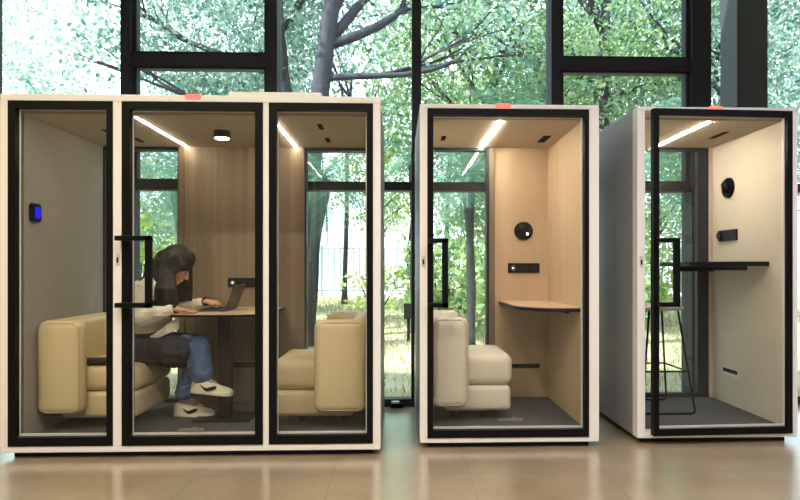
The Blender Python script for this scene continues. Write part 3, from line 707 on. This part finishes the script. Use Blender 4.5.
tree('loose light green tree with thin trunk, behind the booth with the sofa and desk', 1.9, 12.5, 5.6, .10, (1.7, 12.6, 5.0), (2.0, 1.4, 2.2), 52, 60, .09, M['leafB'], (.2, 0), [(3.2, (.7, 0, .7), .05, 1.8)], sig=.38)
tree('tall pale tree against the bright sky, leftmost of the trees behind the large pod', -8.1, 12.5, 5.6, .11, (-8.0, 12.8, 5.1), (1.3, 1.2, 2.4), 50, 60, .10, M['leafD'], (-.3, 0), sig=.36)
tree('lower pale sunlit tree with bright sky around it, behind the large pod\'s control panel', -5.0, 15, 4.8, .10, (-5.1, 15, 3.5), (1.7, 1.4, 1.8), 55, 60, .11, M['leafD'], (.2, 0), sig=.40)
tree('tall teal tree beyond the dark steel column, nearest to it', 6.8, 11.5, 6.0, .14, (6.6, 11.8, 4.9), (1.9, 1.6, 2.5), 80, 60, .10, M['leafA'], (.2, 0), [(4.6, (-1, 0, .3), .06, 1.8)], sig=.36)
# denser belt of trees further back
for lab, x, y, zc, m, n, rr in (
    ('dense distant teal tree filling the barred upper window over the woman\'s pod', -4.2, 16.5, 6.6, 'leafA', 85, 2.3),
    ('thin distant teal tree directly behind the big reaching trunk, sky showing through', -1.6, 18.5, 6.2, 'leafA', 26, 2.5),
    ('thin distant light green tree behind the sofa booth, next to the centre mullion', 1.5, 18, 6.4, 'leafB', 42, 2.4),
    ('dense bright green distant tree over the sofa booth\'s outer corner', 3.4, 17, 5.4, 'leafB', 70, 2.3),
    ('distant teal tree between the long-branched tree and the dark steel column', 6.4, 17.5, 6.6, 'leafA', 85, 2.4),
    ('distant wide teal tree, rightmost of the trees past the steel column', 9.8, 17, 5.6, 'leafA', 80, 2.6)):
    tree(lab, x, y, zc + 1, .085, (x, y, zc), (rr, rr * .8, 2.9), n, 55, .14, M[m], (.2, 0), sig=.50)
for lab, x, y, zc, m, n in (
    ('low bright yellow-green tree by the fence, behind the woman\'s back', -6.6, 15.5, 2.6, 'leafC', 42), ('low yellow-green tree by the fence, behind the empty sofa', -.60, 17.0, 3.1, 'leafC', 18),
    ('low green tree by the fence, in the gap beside the large pod', .35, 19, 3.3, 'leafC', 14), ('low leafy tree seen through the rear glass of the sofa booth', 2.5, 13.5, 2.3, 'leafE', 40),
    ('low leafy tree seen through the rear glass of the booth with the stool', 5.6, 13.0, 2.3, 'leafE', 40)):
    tree(lab, x, y, zc, .07, (x, y, zc), (1.55, 1.2, 1.35), n, 50, .10, M[m], (.15, 0), sig=.30, depth=1)
palm('palm with slim dark trunk and drooping fronds behind the empty sofa', -1.24, 8.6, 2.35, .075, 24, 1.05, .18)
palm('palm with slim dark trunk behind the rear glass of the sofa booth', 1.02, 8.2, 2.35, .052, 22, .95, -.05)
palm('palm with a wide dark trunk behind the head of the woman', -2.62, 7.6, 2.15, .125, 30, 1.3, .02)
palm('palm with hanging fronds in the gap between large pod and sofa booth', .28, 10.2, 2.85, .05, 15, 1.25)
palm('tall palm with its crown rising above the roof of the sofa booth', 1.95, 10.5, 3.7, .08, 26, 1.5)
palm('palm with its crown peeking over the large pod\'s roof, against bright sky', -6.1, 10.6, 3.6, .09, 26, 1.4)
palm('palm with fronds behind the rear glass of the booth with the stool', 3.35, 8.6, 2.6, .09, 28, 1.4, .05)
for lab, x, y, rx, rz, n, m in (
    ('bright yellow-green shrub outside, beside the wide palm trunk behind the woman', -3.6, 8.4, .75, 1.0, 1500, 'leafC'), ('small low yellow-green shrub on the lawn behind the empty sofa', -.45, 13.5, .7, .55, 500, 'leafC'),
    ('thin yellow-green shrub on the lawn in the gap beside the large pod', .45, 12.0, .5, .95, 420, 'leafC'), ('bushy green shrub behind the sofa booth\'s door handle', .75, 10.5, .6, .9, 1500, 'leafE'),
    ('bushy green shrub close to the slim palm, behind the sofa booth\'s oak panel edge', 1.75, 9.5, .75, 1.0, 1900, 'leafE'), ('green shrub behind the door handle of the booth with the stool', 3.9, 10.8, .75, 1.0, 1800, 'leafE'),
    ('yellow-green shrub on the lawn behind the bar stool', 4.7, 11.5, .8, .85, 1600, 'leafC'), ('green shrub outside, mostly hidden by the grey wall of the large pod', -5.0, 9.5, .9, .9, 1200, 'leafE')):
    bush(lab, x, y, rx, rz, n, M[m])
# grass tufts
n = 26000; gx = RNG.uniform(-9, 11, n); gy = GY + .15 + RNG.random(n) ** 1.6 * 17; k = RNG.random(n) * 6.28; hgt = .025 + .05 * RNG.random(n); w = .006 + .004 * (gy - GY) / 3
b0 = np.stack([gx - w * np.cos(k), gy - w * np.sin(k), np.full(n, -.02)], 1); b1 = np.stack([gx + w * np.cos(k), gy + w * np.sin(k), np.full(n, -.02)], 1)
tp_ = np.stack([gx + RNG.normal(size=n) * .02, gy + RNG.normal(size=n) * .02, hgt], 1)
g = fast('grass', np.stack([b0, b1, tp_], 1).reshape(-1, 3), np.arange(n * 3).reshape(-1, 3).tolist(), M['grass'], None, (0, GY, -.02)); g['kind'] = 'stuff'; g['label'] = 'short sunlit grass covering the garden outside the windows'; g['category'] = 'grass'
# railing fence, post to post
F = thing('fence', (0, 24, -.05), 'grey metal picket fence along the far edge of the lawn', 'fence')
for x in range(-15, 16, 3): obj('post', BOX(x - .05, x + .05, 23.96, 24.04, -.05, 2.0), M['fence'], F)
for x in range(-15, 13, 3):
    bm = bmesh.new(); box(bm, x + .05, x + 2.95, 23.985, 24.015, .15, .22); box(bm, x + .05, x + 2.95, 23.985, 24.015, 1.85, 1.90)
    for k in range(11): box(bm, x + .25 + k * .25 - .028, x + .25 + k * .25 + .028, 23.99, 24.01, .15, 1.90)
    obj('railing_panel', bm, M['fence'], F)
B = thing('litter_bin', (.17, 9, -.03), 'small dark litter bin on a post in the garden, in the gap between pods', 'bin')
bm = bmesh.new(); cyl(bm, (.17, 9, -.03), .025, .4, seg=12); obj('post', bm, M['blackmat'], B); obj('container', BOX(.10, .24, 8.93, 9.07, .33, .56, bev=.01), M['blackmat'], B)

# ------------------------------------------------------------------ light
W = bpy.data.worlds.new('World'); SC.world = W; W.use_nodes = True; nt = W.node_tree; nt.nodes.clear()
out = nt.nodes.new('ShaderNodeOutputWorld'); bg = nt.nodes.new('ShaderNodeBackground'); bg.inputs[0].default_value = (.80, .90, 1, 1); bg.inputs[1].default_value = 3.6
nt.links.new(bg.outputs[0], out.inputs[0])
def light(name, typ, loc, rot, energy, col, **k):
    l = bpy.data.lights.new(name, typ); l.energy = energy; l.color = col
    for a, b in k.items(): setattr(l, a, b)
    o = bpy.data.objects.new(name, l); link(o); o.location = loc; o.rotation_euler = rot; return o
sd = V((.62, .30, -.72)); sun = light('sun', 'SUN', (-8, 4, 12), sd.to_track_quat('-Z', 'Y').to_euler(), 16, (1, .95, .85), angle=R(2))
# recessed ceiling downlights of the room (warmer on the left), plus a row of added fill lights
for x, y, c, e in ((-3.4, 1.2, (1, .82, .55), 150), (-1.9, 1.0, (1, .85, .60), 150), (-.5, 1.0, (1, .88, .70), 110), (1.0, 1.0, (1, .93, .90), 105), (2.5, 1.0, (1, .94, .98), 115), (4.0, 1.2, (1, .94, 1), 115),
                   (-2.2, -1.5, (1, .86, .64), 110), (0, -1.5, (1, .88, .72), 90), (2.2, -1.5, (1, .92, .88), 90),
                   (-1.5, 2.1, (1, .86, .62), 70), (.7, 2.1, (1, .94, .88), 32), (2.1, 2.1, (1, .95, .98), 30)):  # this row is added fill, brightening the woman and sofas inside the pods
    light('downlight_and_fill', 'SPOT', (x, y, ZC - .03), (0, 0, 0), e, c, spot_size=R(150), spot_blend=.6, shadow_soft_size=.05)

# ------------------------------------------------------------------ camera
cam = bpy.data.cameras.new('camera'); co = bpy.data.objects.new('camera', cam); link(co); SC.camera = co
co.location = (0, 0, 1.09); co.rotation_euler = (R(90), 0, R(-1.8)); cam.sensor_width = 36; cam.lens = 27; cam.shift_x = -.02; cam.shift_y = .0225; cam.clip_start = .05; cam.clip_end = 300
vs = SC.view_settings; vs.view_transform = 'Standard'; vs.look = 'None'; vs.exposure = .35; vs.gamma = 1; vs.use_curve_mapping = False
cy = SC.cycles; cy.max_bounces = 10; cy.diffuse_bounces = 4; cy.glossy_bounces = 4; cy.transparent_max_bounces = 24; cy.transmission_bounces = 8; cy.sample_clamp_indirect = 6; cy.use_denoising = True
